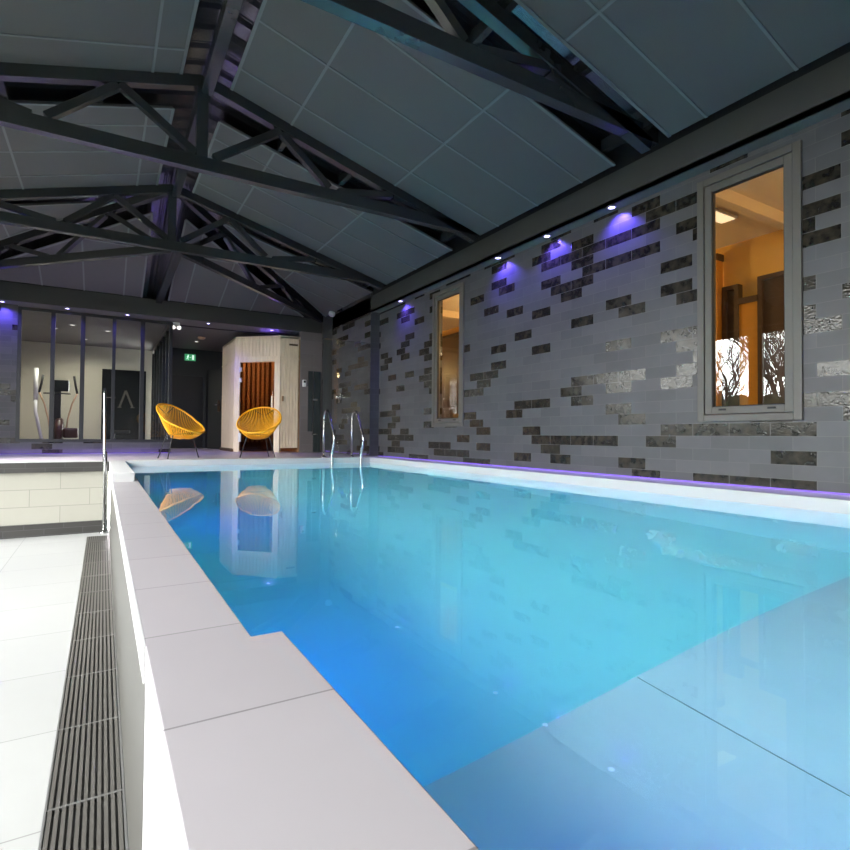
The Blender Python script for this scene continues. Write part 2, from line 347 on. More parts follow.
# ------------------------------------------------------------------ roof: ribbed metal sheet, panels, hip end
def ridged(b, f, u0, u1, pitch, depth):
    """ribbed sheet: f(u, side, lift) -> point; ribs run from side 0 to side 1"""
    u = u0; prev = None
    while u < u1:
        for du, h in ((0,0),(pitch*.55,0),(pitch*.62,depth),(pitch*.68,depth),(pitch*.72,.3*depth),(pitch*.76,.3*depth),(pitch*.80,depth),(pitch*.88,depth),(pitch*.95,0)):
            if u+du > u1: break
            cur = (b.bm.verts.new(f(u+du,0,h)), b.bm.verts.new(f(u+du,1,h)))
            if prev: b.bm.faces.new([prev[0],prev[1],cur[1],cur[0]])
            prev = cur
        u += pitch
    return b
LIFT = .24
HB = 9.0                                  # the ridge stops here, the hip begins
HS = (A0-zr(XF))/(YFF-HB)                 # hip slope
for sg in (1,-1):
    b = MB(); ridged(b, lambda u,s,h: (XC+sg*(.0 if s==0 else 3.9), u, (A0-SL*(0 if s==0 else 3.9))+LIFT+h), YB-.2, YFF+.2, .30, .065)
    bmesh.ops.solidify(b.bm, geom=b.bm.faces[:], thickness=.004)
    struct(b.build('ceiling_sheet', M['deck_metal']))
b = MB(); ridged(b, lambda u,s,h: (u, HB-.2 if s==0 else YFF+.4, A0-(HS*(-.2) if s==0 else HS*(YFF+.4-HB))+LIFT*.8+h), XC-3.6, XC+3.6, .30, .065)
bmesh.ops.solidify(b.bm, geom=b.bm.faces[:], thickness=.004)
struct(b.build('ceiling_sheet_hip', M['deck_metal']))
# panel fields
XPR = [.247,.893,2.20,3.515]              # distance of panel joints from the ridge line
XPL = [.247,.504,1.825,3.145,3.515]
rows = {0:[-2.4,-1.55,-.8,-.1,.6,1.30,2.02,2.72,3.07], 1:[3.69,4.12,4.81,5.55,6.02], 2:[6.64,7.04,7.71,8.40,8.86]}
def field(sg, rowl, name):
    XP = XPR if sg > 0 else XPL
    b = MB(); X = lambda d: XC+sg*d; P = lambda d,y,dz=0: Vector((X(d),y,A0-SL*d+dz))
    n = Vector((SL*sg,0,1)).normalized()
    d0, d1, y0, y1 = XP[0], XP[-1], rowl[0], rowl[-1]
    b.slab([P(d0,y0),P(d1,y0),P(d1,y1),P(d0,y1)], n, .03)
    b.mi = 1; dn = -n*.006
    def strip(p,q,w):
        b.bar(p+dn*.5,q+dn*.5,w,.010,n)
    for d in XP[1:-1]: strip(P(d,y0),P(d,y1),.024)
    for y in rowl[1:-1]: strip(P(d0,y),P(d1,y),.022)
    for y in (y0,y1): strip(P(d0,y),P(d1,y),.03)
    strip(P(d0,y0),P(d0,y1),.03)
    o = struct(b.build(name, [M['panel'],M['tbar']]))
for k in rows:
    for sg in (1,-1): field(sg, rows[k], 'ceiling_panels')
# triangles next to the hip (last bay of the main slopes)
for sg in (1,-1):
    P = lambda d,y: Vector((XC+sg*d,y,A0-SL*d)); n = Vector((SL*sg,0,1)).normalized()
    hy = lambda d: HB-.16+d*(YFF-HB)/(XF-XC)-.12      # stays short of the hip line
    b = MB(); ya = 9.42
    dA = (ya-hy(0))/((YFF-HB)/(XF-XC))
    b.slab([P(dA,ya),P(3.515,ya),P(3.515,hy(3.515))], n, .03)
    b.mi = 1; dn = -n*.003
    b.bar(P(dA,ya)+dn,P(3.515,ya)+dn,.03,.01,n); b.bar(P(dA,ya)+dn,P(3.515,hy(3.515))+dn,.03,.01,n)
    b.bar(P(2.20,ya)+dn,P(2.20,hy(2.20))+dn,.024,.01,n)
    for y in (10.1,10.8):
        d = (y-hy(0))/((YFF-HB)/(XF-XC)); b.bar(P(d,y)+dn,P(3.515,y)+dn,.022,.01,n)
    struct(b.build('ceiling_panels', [M['panel'],M['tbar']]))
# hip end panels
zh = lambda y: A0-HS*(y-HB)
for sg in (1,-1):
    n = Vector((0,HS,1)).normalized(); P = lambda d,y: Vector((XC+sg*d,y,zh(y)))
    k = (XF-XC)/(YFF-HB); yb = YFF-.01
    dl = lambda y: max(0,(y-HB-.42)*k)
    yt = HB+.42+.247/k
    b = MB(); b.slab([P(.247,yt),P(dl(yb),yb),P(.247,yb)], n, .03)
    b.mi = 1; dn = -n*.003
    b.bar(P(.247,yt)+dn,P(dl(yb),yb)+dn,.04,.012,n); b.bar(P(.247,yt)+dn,P(.247,yb)+dn,.03,.012,n)
    for d in (.56,1.22,1.88,2.54): b.bar(P(d,HB+.42+d/k)+dn,P(d,yb)+dn,.024,.01,n)
    b.bar(P(.247,10.6)+dn,P(dl(10.6),10.6)+dn,.022,.01,n)
    struct(b.build('ceiling_panels', [M['panel'],M['tbar']]))
# closing lids above the roof so no daylight leaks in
b = MB()
for sg in (1,-1):
    b.slab([(XC,YB-.3,A0+.42),(XC+sg*4.4,YB-.3,A0-SL*4.4+.42),(XC+sg*4.4,YFF+.8,A0-SL*4.4+.42),(XC,YFF+.8,A0+.42)], (0,0,1), .05)
b.box(XWL-.3,XW+.3,YFF+.7,YFF+.8,3.8,5.8)
struct(b.build('ceiling_roof', M['black']))

# ------------------------------------------------------------------ roof trusses
ZC0, ZC1 = 4.149, 4.287
def truss(Y, label):
    r = thing('roof_truss', (XC,Y,ZC0), label, 'roof truss', 'steel roof trusses across the pool')
    w = .10
    b = MB(); b.box(XFL+.01,XF-.01,Y-w/2,Y+w/2,ZC0,ZC1); b.build('bottom_chord', M['steel'], r, bevel=.004)
    xk = .83
    for sg in (1,-1):
        b = MB(); x1 = XC+sg*3.44
        b.bar((XC,Y,zr(XC)-.055),(x1,Y,zr(x1)-.055),w,.12); b.build('top_chord', M['steel'], r, bevel=.004)
    b = MB(); b.box(xk-.055,xk+.055,Y-.05,Y+.05,ZC1,5.06); b.build('king_post', M['steel'], r, bevel=.004)
    for sg in (1,-1):
        for d0,z0,d1,z1 in ((.09,ZC1+.03,.78,zr(XC+.78)-.12),(.80,zr(XC+.80)-.13,1.36,ZC1+.02),(1.47,ZC1+.0,2.18,zr(XC+2.18)-.12),(2.20,zr(XC+2.2)-.13,2.72,ZC1+.01)):
            b = MB(); b.bar((XC+sg*d0,Y,z0),(XC+sg*d1,Y,z1),.075,.075); b.build('web', M['steel'], r)
truss(3.25, 'nearest steel roof truss, cut off by the top edge of the photo')
truss(6.0, 'middle steel roof truss, its whole king post and bottom chord in view')
truss(8.86, 'farthest full-width steel roof truss, where the ridge ends and the hip begins')
# half trusses of the hip end: from the ridge end to the corners and to the middle of the far fascia
def half(p0, p1, label, webs):
    p0, p1 = Vector(p0), Vector(p1); d = p1-p0; Lh = d.length
    r = thing('hip_truss', p0, label, 'roof truss', 'half trusses of the hip end')
    b = MB(); b.bar(p0,p1,.09,.12); b.build('bottom_chord', M['steel'], r, bevel=.004)
    t0 = Vector((p0.x,p0.y,A0-.05)); t1 = Vector((p1.x,p1.y,zr(XF)-.0))
    b = MB(); b.bar(t0,t1,.09,.12); b.build('top_chord', M['steel'], r, bevel=.004)
    for a, c in webs:
        b = MB(); b.bar(p0.lerp(p1,a)+Vector((0,0,.05)), t0.lerp(t1,c)-Vector((0,0,.06)),.07,.07); b.build('web', M['steel'], r)
half((XC+.06,8.95,4.21),(XF-.03,YFF-.03,4.13),'half truss running to the right corner of the hip end',((.03,.22),(.42,.24),(.46,.62),(.78,.64)))
half((XC-.06,8.95,4.21),(XFL+.03,YFF-.03,4.13),'half truss running to the left corner of the hip end',((.03,.22),(.42,.24),(.46,.62),(.78,.64)))
b = MB(); b.bar((.95,9.0,4.23),(.93,YFF,4.13),.11,.12); o = b.build('hip_beam', M['steel'], bevel=.004, base=Vector((.95,9.0,4.23))); tag(o,'short steel beam from the ridge end to the middle of the far fascia','beam')
for y0,y1,l in ((YB,3.19,'ridge beam above and in front of the nearest truss'),(3.31,5.94,'ridge beam between the nearest and the middle truss'),(6.06,8.80,'ridge beam between the middle and the farthest truss')):
    b = MB(); b.box(XC-.055,XC+.055,y0,y1,4.93,5.08); o = b.build('ridge_beam', M['steel'], bevel=.004, base=Vector((XC,y0,4.93))); tag(o,'steel '+l,'beam','ridge beams')
# purlins that show in the gaps
for d in (.95,1.75,2.55,3.35):
    for sg in (1,-1):
        x = XC+sg*d
        for y0,y1,w in ((3.07,3.69,'above the nearest truss'),(6.02,6.64,'above the middle truss'),(8.86,9.40,'above the farthest truss')):
            b = MB(); b.box(x-.03,x+.03,y0,y1,zr(x)+.035,zr(x)+.15); o = b.build('purlin', M['steel'], base=Vector((x,y0,zr(x))))
            n = {.95:'first',1.75:'second',2.55:'third',3.35:'fourth'}[d]
            tag(o,'short steel purlin in the roof gap %s, %s %s of the ridge'%(w,n,'right' if sg>0 else 'left'),'purlin','purlins')

# ------------------------------------------------------------------ downlights
def downlight(x, y, label, kind='blue'):
    r = thing('downlight', (x,y,ZS), label, 'downlight', 'recessed violet downlights')
    b = MB(); b.lathe((x,y,ZS), [(.030,.002),(.052,.002),(.056,-.004),(.050,-.010),(.034,-.011)], cap=False); b.build('ring', M['ring'], r)
    b = MB(); b.lathe((x,y,ZS), [(.001,-.0085),(.034,-.0085),(.034,-.006),(.001,-.006)]); b.build('lens', M['lens_blue'], r)
    l = bpy.data.lights.new('downlight_lamp','SPOT'); l.energy = 66; l.color = (.13,.085,1.0); l.spot_size = math.radians(128); l.spot_blend = 1.0; l.shadow_soft_size = .02
    o = bpy.data.objects.new('downlight_lamp', l); COL.objects.link(o); o.location = (0,0,-.03); o.parent = r; o.rotation_euler = (math.radians(15),0,0) if y > 12 else (0,math.radians(-15),0)
for y, t in ((3.82,'nearest violet downlight in the soffit, just past the near window'),(4.77,'second nearest violet downlight in the soffit over the long tiled wall'),(5.70,'violet downlight in the soffit just before the far window'),(8.46,'violet downlight in the soffit beyond the far window')):
    downlight(4.49, y, t)
for x, t in ((-1.62,'leftmost violet downlight over the far tiled wall at the photo edge'),(-.63,'violet downlight over the second pane of the gym glazing'),(.38,'violet downlight over the fourth pane of the gym glazing'),(1.91,'violet downlight over the dark corridor'),(3.27,'violet downlight over the sauna')):
    downlight(x, 12.40, t)

# led strips at the wall feet
b = MB(); b.box(XW-.025,XW-.002,YB,9.5,DZ+.001,DZ+.012); o = b.build('led_strip', M['led_purple'], base=Vector((XW,4,DZ))); tag(o,'violet led strip along the foot of the long tiled wall','led strip','violet led strips')
b = MB(); b.box(XWL,1.23,YP-.03,YP-.005,DZ,DZ+.008); o = b.build('led_strip', M['led_purple'], base=Vector((0,YP,DZ))); tag(o,'violet led strip along the foot of the gym glazing','led strip','violet led strips')

# ------------------------------------------------------------------ far end: gym glazing
b = MB(); b.box(XWL-.1,-1.41,YP,YP+.15,DZ,ZS); b.box(-1.41,1.23,YP,YP+.15,DZ,1.245); struct(b.build('wall_far', M['wall_tile_x']))
root = thing('window_3',(-.1,YP,1.25),'','window'); del root['label']; del root['category']; root['kind']='structure'
b = MB()
xs = [(-1.41,-1.35),(-.895,-.825),(-.41,-.335),(.13,.19),(.635,.71),(1.17,1.235)]
for a,c in xs: b.box(a,c,YP,YP+.07,1.245,ZS-.02)
b.box(-1.41,1.235,YP+.001,YP+.069,1.245,1.30); b.box(-1.41,1.235,YP+.001,YP+.069,ZS-.08,ZS-.02)
b.build('window_frame', M['frame_dark'], root, bevel=.004)
for (a,c),(d,e) in zip(xs,xs[1:]):
    b = MB(); b.box(c-.005,d+.005,YP+.03,YP+.038,1.295,ZS-.075); b.build('pane', M['glass_gym'], root)
# return side of the glazing running back along the corridor
root = thing('window_4',(1.20,14.5,1.25),'','window'); del root['label']; del root['category']; root['kind']='structure'
b = MB(); yv = [YP+.07,13.3,14.1,14.9,15.7,16.5,17.3]
for y in yv: b.box(1.17,1.235,y,y+.06,1.02,ZS-.02)
b.box(1.171,1.234,YP+.07,17.36,1.02,1.12)
b.build('window_frame', M['frame_dark'], root)
b = MB(); b.box(1.16,1.245,YP+.07,17.36,ZS-.10,ZS-.02); b.build('head_rail', M['frame_grey'], root)
for y,y2 in zip(yv,yv[1:]):
    b = MB(); b.box(1.20,1.207,y+.055,y2+.005,1.115,ZS-.09); b.build('pane', M['glass_gym'], root)
# gym shell
b = MB(); b.box(XWL-.1,1.3,17.45,17.6,DZ,ZS); b.box(XWL-.2,XWL,YP+.15,17.6,DZ,ZS); struct(b.build('wall_gym', M['cream']))
b = MB(); b.box(-.05,1.03,17.40,17.449,DZ+.02,3.20); o = b.build('gym_mirror', M['screen'], base=Vector((.49,17.4,DZ))); tag(o,'tall dark mirror panel on the back wall of the gym','mirror')
b = MB()
for p,q in (((.38,2.16),(.53,2.62)),((.53,2.62),(.70,2.16))): b.bar((p[0],17.385,p[1]),(q[0],17.385,q[1]),.05,.02,(0,1,0))
b.box(.33,.43,17.375,17.395,2.14,2.16); b.box(.65,.75,17.375,17.395,2.14,2.16)
o = b.build('mirror_letter', M['frame_grey'], base=Vector((.53,17.38,2.14))); tag(o,'pale letter A without a crossbar on the dark mirror of the gym','letter')
b = MB(); b.box(-.02,.28,17.36,17.395,2.40,2.425); o = b.build('mirror_rail', M['frame_grey'], base=Vector((.15,17.36,2.4))); tag(o,'thin pale rail on the dark mirror beside the letter','rail')
for i,(x,y,t) in enumerate(((-1.0,14.9,'small ceiling lamp near the left end of the gym'),(-.62,14.2,'round white ceiling lamp over the cross trainer'),(-.45,16.2,'small ceiling lamp at the back of the gym'),(.05,14.6,'small ceiling lamp over the fourth gym pane'))):
    r = thing('ceiling_lamp',(x,y,ZS),t,'ceiling lamp','gym ceiling lamps')
    b = MB(); b.lathe((x,y,ZS), [(.04,0),(.075,0),(.075,-.012),(.05,-.016)], cap=False); b.build('ring', M['ring'], r)
    b = MB(); b.lathe((x,y,ZS), [(.001,-.014),(.05,-.014),(.05,-.010),(.001,-.010)]); b.build('lens', M['lens_white'], r)
    l = bpy.data.lights.new('gym_spot','SPOT'); l.energy = 70; l.color = (1,.93,.78); l.spot_size = math.radians(165); l.spot_blend = .5; l.shadow_soft_size = .05
    o = bpy.data.objects.new('gym_spot', l); COL.objects.link(o); o.location = (0,0,-.03); o.parent = r
# cross trainer
cx, cy = -.93, 15.4
t = thing('cross_trainer',(cx,cy,DZ),'black cross trainer with two orange-lit arms behind the second gym pane','exercise machine')
b = MB(); b.box(cx-.09,cx+.09,cy-.65,cy+.65,DZ,DZ+.08); b.box(cx-.30,cx+.30,cy-.66,cy-.58,DZ,DZ+.07); b.box(cx-.30,cx+.30,cy+.58,cy+.66,DZ,DZ+.07); b.build('base', M['rubber'], t, bevel=.01)
b = MB(); b.bar((cx,cy-.05,DZ+.05),(cx-.01,cy-.02,2.45),.15,.10,(0,1,0)); b.build('column', M['rubber'], t, bevel=.02)
b = MB(); b.lathe((0,0,0), [(.05,-.08),(.30,-.08),(.34,-.04),(.34,.04),(.30,.08),(.05,.08)],32)
for v in b.bm.verts: v.co = Vector((v.co.z+cx+.04, v.co.x+cy+.02, v.co.y+DZ+.42))
hs = b.build('flywheel_housing', M['red_dark'], t)
b = MB(); b.box(cx+.12,cx+.42,cy-.15,cy+.1,DZ+.28,DZ+.52); b.build('step_housing', M['red_dark'], t, bevel=.04)
b = MB(); b.box(cx-.16,cx+.22,cy-.10,cy-.02,2.40,2.66); con = b.build('console', M['screen'], t, bevel=.02)
b = MB(); b.box(cx-.12,cx+.18,cy-.104,cy-.099,2.46,2.63); b.build('display', M['screen'], con)
for sg in (1,-1):
    x0 = cx+.02
    pts = [(x0+sg*.16,cy-.10,DZ+.50),(x0+sg*.19,cy-.13,1.75),(x0+sg*.27,cy-.15,2.10),(x0+sg*.37,cy-.16,2.36)]
    b = MB(); b.tube(pts,.018,8); arm = b.build('arm', M['orange_tube'], t)
    b = MB(); b.tube([(x0+sg*.37,cy-.16,2.35),(x0+sg*.33,cy-.17,2.55),(x0+sg*.30,cy-.17,2.76)],.024,8); b.build('grip', M['rubber'], arm)
    b = MB(); b.box(x0+sg*.16-.07,x0+sg*.16+.07,cy-.45,cy-.10,DZ+.20,DZ+.24); b.build('pedal', M['rubber'], t)
    b = MB(); b.tube([(cx,cy-.06,2.35),(cx+.12*sg,cy-.20,2.34),(cx+.26*sg,cy-.26,2.33)],.015,8); b.build('fixed_handle', M['rubber'], t)
b = MB(); b.tube([(-1.34,15.2,2.2),(-1.33,15.1,1.9),(-1.15,15.0,1.02)],.035,8); b.tube([(-1.34,15.2,2.9),(-1.34,15.2,2.15)],.045,8)
o = b.build('exercise_pole', M['white_plastic'], base=Vector((-1.15,15.0,DZ))); tag(o,'tall white bent pole leaning behind the leftmost gym pane','pole')
# bench seen faintly at the mirror
t = thing('weight_bench',(.35,16.6,DZ),'dark padded exercise stool in front of the gym mirror','exercise bench')
b = MB(); b.box(.20,.62,16.45,16.75,1.42,1.50); b.build('seat', M['rubber'], t, bevel=.02)
b = MB(); b.box(.24,.28,16.57,16.63,DZ,1.43); b.box(.10,.50,16.56,16.64,DZ,DZ+.05); b.build('post', M['steel_shiny'], t)

# ------------------------------------------------------------------ corridor
b = MB(); b.box(1.2,XW,16.5,16.65,DZ,ZS); struct(b.build('wall_corridor', M['dark_wall']))
root = thing('door_1',(1.95,16.48,DZ),'','door'); del root['label']; del root['category']; root['kind']='structure'
b = MB(); b.box(1.52,2.42,16.44,16.49,DZ,3.05); b.build('door_leaf', M['dark_door'], root, bevel=.005)
b = MB(); b.box(1.44,1.52,16.42,16.499,DZ,3.13); b.box(2.42,2.50,16.42,16.499,DZ,3.13); b.box(1.52,2.42,16.42,16.499,3.05,3.13); b.build('door_frame', M['dark_wall'], root)
root = thing('door_2',(2.75,15.6,DZ),'','door'); del root['label']; del root['category']; root['kind']='structure'
b = MB(); b.bar((2.50,15.95,DZ+1.08),(2.78,15.25,DZ+1.08),.05,2.15); b.build('door_leaf', M['dark_door'], root)
b = MB(); b.box(2.60,2.66,15.20,15.26,2.02,2.32); hp = b.build('handle_plate', M['steel_shiny'], root)
b = MB(); b.tube([(2.63,15.21,2.2),(2.63,15.14,2.2),(2.50,15.13,2.2)],.014,8); b.build('handle', M['steel_shiny'], hp)
t = thing('exit_sign',(2.06,16.5,3.57),'small green lit exit sign above the dark corridor door','exit sign')
b = MB(); b.box(1.93,2.21,16.44,16.50,3.48,3.66); b.build('sign_box', M['sign_green'], t)
b = MB()
b.ball((2.015,16.437,3.622),.017,1,.2,1)                                  # running figure
for p,q,w_ in (((2.015,3.605),(2.0,3.555),.026),((2.0,3.555),(2.02,3.50),.012),((2.0,3.555),(1.97,3.515),.012),((2.015,3.595),(2.04,3.57),.009),((2.005,3.595),(1.98,3.575),.009),((2.055,3.57),(2.09,3.57),.010)):
    b.bar((p[0],16.437,p[1]),(q[0],16.437,q[1]),w_,.006,(0,1,0))
b.box(2.115,2.165,16.434,16.439,3.505,3.635)                              # doorway
b.build('pictogram', M['sign_white'], t)
t = thing('smoke_detector',(2.05,14.3,ZS),'round detector on the corridor ceiling with a reddish glow','detector')
b = MB(); b.lathe((2.05,14.3,ZS), [(.09,0),(.09,-.02),(.06,-.05),(.03,-.055)]); b.build('body', M['orange_tube'], t)  # reddish glow put into the body colour
t = thing('corridor_lamp',(2.03,15.0,ZS),'small white ceiling lamp deep in the corridor','ceiling lamp')
b = MB(); b.lathe((2.03,15.0,ZS), [(.04,0),(.06,0),(.06,-.01),(.04,-.014)], cap=False); b.build('ring', M['ring'], t)
b = MB(); b.lathe((2.03,15.0,ZS), [(.001,-.012),(.04,-.012),(.04,-.008),(.001,-.008)]); b.build('lens', M['lens_white'], t)
t = thing('emergency_light',(1.30,12.75,ZS),'white emergency light with two heads under the far soffit','emergency light')
b = MB(); b.box(1.22,1.38,12.68,12.78,ZS-.06,ZS); b.build('housing', M['white_plastic'], t, bevel=.01)
for x in (1.25,1.36):
    b = MB(); b.ball((x,12.68,ZS-.11),.055); h = b.build('lamp_head', M['white_plastic'], t)
    b = MB(); b.cyl((x,12.63,ZS-.12),(x-.005,12.618,ZS-.124),.035,16); b.build('lens', M['lens_white'], h)
t = thing('wall_spotlight',(XF,11.45,4.10),'round white spotlight on the right fascia in the far corner','spotlight')
b = MB(); b.ball((XF-.06,11.45,4.13),.075); b.build('head', M['white_plastic'], t)
b = MB(); b.cyl((XF-.06,11.45,4.13),(XF+.001,11.45,4.13),.03,12); b.build('bracket', M['white_plastic'], t)

# ------------------------------------------------------------------ sauna
SZ = 3.66
pA, pB = Vector((2.60,13.0)), Vector((3.42,12.22))
pL, pR = Vector((2.60,14.6)), Vector((3.86,12.22))
t = thing('sauna_cabin',(3.2,13.1,DZ),'pale pine corner sauna with a dark glass door','sauna')
def facet(p, q, cuts, z0, z1, b, th=.05):
    """upright boards from p to q (plan), each a thin box with a groove between"""
    d = (q-p); Lw = d.length; d.normalize(); n = Vector((d.y,-d.x)); k = max(1,round(Lw/cuts)); w = Lw/k
    for i in range(k):
        a = p+d*(i*w+.004); c = p+d*((i+1)*w-.004)
        b.prism([(a.x,a.y),(c.x,c.y),(c.x-n.x*th,c.y-n.y*th),(a.x-n.x*th,a.y-n.y*th)], z0, z1)
b = MB(); facet(pL,pA,.095,DZ+.06,SZ,b); b.build('left_wall', M['pine'], t)
b = MB(); facet(pB,pR,.075,DZ+.10,SZ,b); rw = b.build('right_wall', M['pine'], t)
b = MB(); facet(pA,pB,.085,3.20,SZ,b); b.build('door_head', M['pine'], t)
dd = (pB-pA).normalized(); nn = Vector((dd.y,-dd.x))
def dpt(u, o=0): v = pA+dd*u+nn*o; return (v.x,v.y)
LW = (pB-pA).length
def dbox(b,u0,u1,o0,o1,z0,z1): b.prism([dpt(u0,o1),dpt(u1,o1),dpt(u1,o0),dpt(u0,o0)],z0,z1)
b = MB(); dbox(b,-.01,.13,-.06,.018,DZ,3.20); dbox(b,LW-.13,LW+.01,-.06,.018,DZ,3.20); dbox(b,.13,LW-.13,-.06,.018,3.08,3.20); b.build('door_frame', M['pine'], t, bevel=.004)
b = MB(); dbox(b,.135,LW-.135,-.012,-.004,DZ+.03,3.07); gd = b.build('glass_door', M['glass_sauna'], t)
for z in (2.86,2.62,1.35,1.25):
    b = MB(); dbox(b,.115,.175,-.003,.024,z,z+.10); b.build('hinge', M['white_plastic'], gd)
b = MB(); dbox(b,LW-.19,LW-.15,0,.05,1.98,2.30); b.build('door_handle', M['pine'], gd, bevel=.008)
for a,c in ((pL,pA),(pB,pR)):
    b = MB(); d = (c-a).normalized(); n = Vector((d.y,-d.x)); z0 = SZ-.52
    b.prism([(a.x+n.x*.012,a.y+n.y*.012),(c.x+n.x*.012,c.y+n.y*.012),(c.x,c.y),(a.x,a.y)], z0, z0+.025)
    b.build('batten', M['pine'], t)
b = MB(); b.box(3.62,3.82,12.205,12.225,3.46,3.50); b.build('vent', M['brown'], rw)
b = MB(); b.box(3.47,3.50,12.19,12.225,2.18,2.30); b.build('thermometer', M['pine_dark'], rw)
b = MB(); b.prism([(pL.x,pL.y),(pA.x,pA.y),(pB.x,pB.y),(pR.x,pR.y),(pR.x+.55,pR.y+.01),(4.4,14.6)], SZ-.04, SZ+.01); b.build('roof', M['pine'], t)
b = MB(); b.box(pR.x-.02,pR.x+.02,12.22,14.6,DZ,SZ-.04); b.box(2.62,pR.x,14.55,14.6,DZ,SZ-.04); b.build('rear_wall', M['pine_dark'], t)
b = MB()
for i in range(9): b.box(2.72+i*.12,2.78+i*.12,14.44,14.49,DZ+.2,3.55)
for i in range(8): b.box(3.76,3.82,12.6+i*.22,12.70+i*.22,DZ+.2,3.55)
b.build('slats', M['pine'], t)
b = MB()
for i in range(5): b.box(2.75,3.80,13.75+i*.13,13.86+i*.13,1.98,2.02)
b.box(2.75,3.80,13.74,13.78,1.90,1.98)
for i in range(4): b.box(2.75,3.80,13.25+i*.12,13.35+i*.12,1.50,1.54)
b.build('bench', M['pine'], t)
b = MB(); b.box(2.55,2.60,13.05,14.5,DZ,DZ+.07); b.build('plinth', M['brown'], t)
l = bpy.data.lights.new('sauna_lamp','POINT'); l.energy = 16; l.color = (1,.68,.40); l.shadow_soft_size = .012
o = bpy.data.objects.new('sauna_lamp', l); COL.objects.link(o); o.location = (3.3,13.6,3.3)
t = thing('wall_controller',(3.98,12.20,2.55),'small white control box on the wall right of the sauna','control box')
b = MB(); b.box(3.93,4.01,12.14,12.20,2.53,2.69); b.build('body', M['white_plastic'], t, bevel=.008)
b = MB(); b.box(3.945,3.995,12.136,12.141,2.62,2.67); b.build('display', M['screen'], t)
b = MB(); b.box(3.88,XF,12.20,12.30,DZ,ZS); struct(b.build('wall_shower', tiles('warm grey shower tile',(0,2),.3,.3,(.17,.15,.15),(.2,.19,.19),offset=0,rough=.3)))
t = thing('shower_door',(4.20,12.16,DZ),'narrow dark glass shower door left of the dark column','shower door')
b = MB(); b.box(4.07,4.17,12.17,12.199,1.5,2.9); b.box(4.20,4.36,12.17,12.199,DZ,2.9); b.build('glass_leaf', mat('smoked glass',(.03,.04,.042),.08), t)
b = MB(); b.box(4.16,4.28,12.13,12.17,2.22,2.26); b.box(4.16,4.26,12.13,12.17,1.42,1.46); b.build('hinge', M['steel_shiny'], t)

# ------------------------------------------------------------------ shower screen and fittings
t = thing('shower_screen',(3.95,9.50,DZ),'frameless clear glass screen standing by the pool ladder','glass screen')
b = MB(); b.box(3.475,4.405,9.51,9.518,DZ+.01,3.19); b.build('pane', M['glass_clear'], t)
b = MB(); b.box(3.475,4.405,9.505,9.523,3.185,3.20); b.build('top_rail', M['steel_shiny'], t)
for x in (3.60,4.20):
    b = MB(); b.box(x,x+.06,9.50,9.53,DZ,DZ+.05); b.build('clamp', M['steel_shiny'], t)
t = thing('shower_mixer',(XF,11.07,2.2),'chrome shower mixer with a lever on the tiled alcove wall','shower mixer')
b = MB(); b.cyl((XF,11.07,2.27),(XF-.015,11.07,2.27),.10,24); b.box(XF-.02,XF+.004,11.02,11.12,2.12,2.42); b.build('plate', M['steel_shiny'], t)
b = MB(); b.cyl((XF-.01,11.07,2.25),(XF-.10,11.07,2.25),.04,16); b.build('body', M['steel_shiny'], t)
b = MB(); b.tube([(XF-.09,11.07,2.25),(XF-.10,11.12,2.27),(XF-.10,11.30,2.30)],.014,8); b.build('lever', M['steel_shiny'], t)

# ------------------------------------------------------------------ pool ladder
t = thing('pool_ladder',(3.72,9.2,DZ),'stainless steel pool ladder with two looped handrails at the far pool edge','pool ladder')
for x in (3.45,4.0):
    pts = [(x,9.42,DZ-.0)]+[(x,9.42,DZ+.55)]
    for k in range(7):
        a = PI*k/6*.86; pts.append((x,9.28+.14*math.cos(a),DZ+.69+.15*math.sin(a)))
    pts += [(x,9.06,DZ+.60),(x,8.95,DZ+.45),(x,8.905,DZ+.34),(x,8.93,DZ+.22),(x,9.0,DZ+.08),(x,9.01,DZ-.05),(x,9.00,.55),(x,8.98,-.05)]
    b = MB(); b.tube(pts,.021,12); rl = b.build('rail', M['steel_shiny'], t)
    b = MB(); b.lathe((x,9.42,DZ), [(.05,0),(.05,.006),(.024,.02)]); b.build('flange', M['steel_shiny'], rl)
for z in (.55,.28,.0):
    b = MB(); b.box(3.45,4.0,8.94,9.03,z,z+.03); b.build('tread', M['white_plastic'], t, bevel=.006)

# ------------------------------------------------------------------ handrail by the step wall (seen edge on)
t = thing('handrail',(.03,9.0,0),'slim steel handrail rising from the lower floor beside the white step wall','handrail')
b = MB(); b.tube([(.03,9.0,0),(.022,9.0,1.0),(.012,8.99,1.98),(.008,9.05,2.06),(.008,9.16,2.06),(.012,9.2,1.98),(.016,9.2,DZ)],.017,12); b.build('rail', M['steel_shiny'], t)
b = MB(); b.tube([(.052,9.03,0),(.045,9.03,1.16)],.013,12); b.build('stay', M['steel_shiny'], t)
b = MB(); b.lathe((.035,9.01,0), [(.06,0),(.06,.008),(.02,.012)]); b.build('flange', M['steel_shiny'], t)

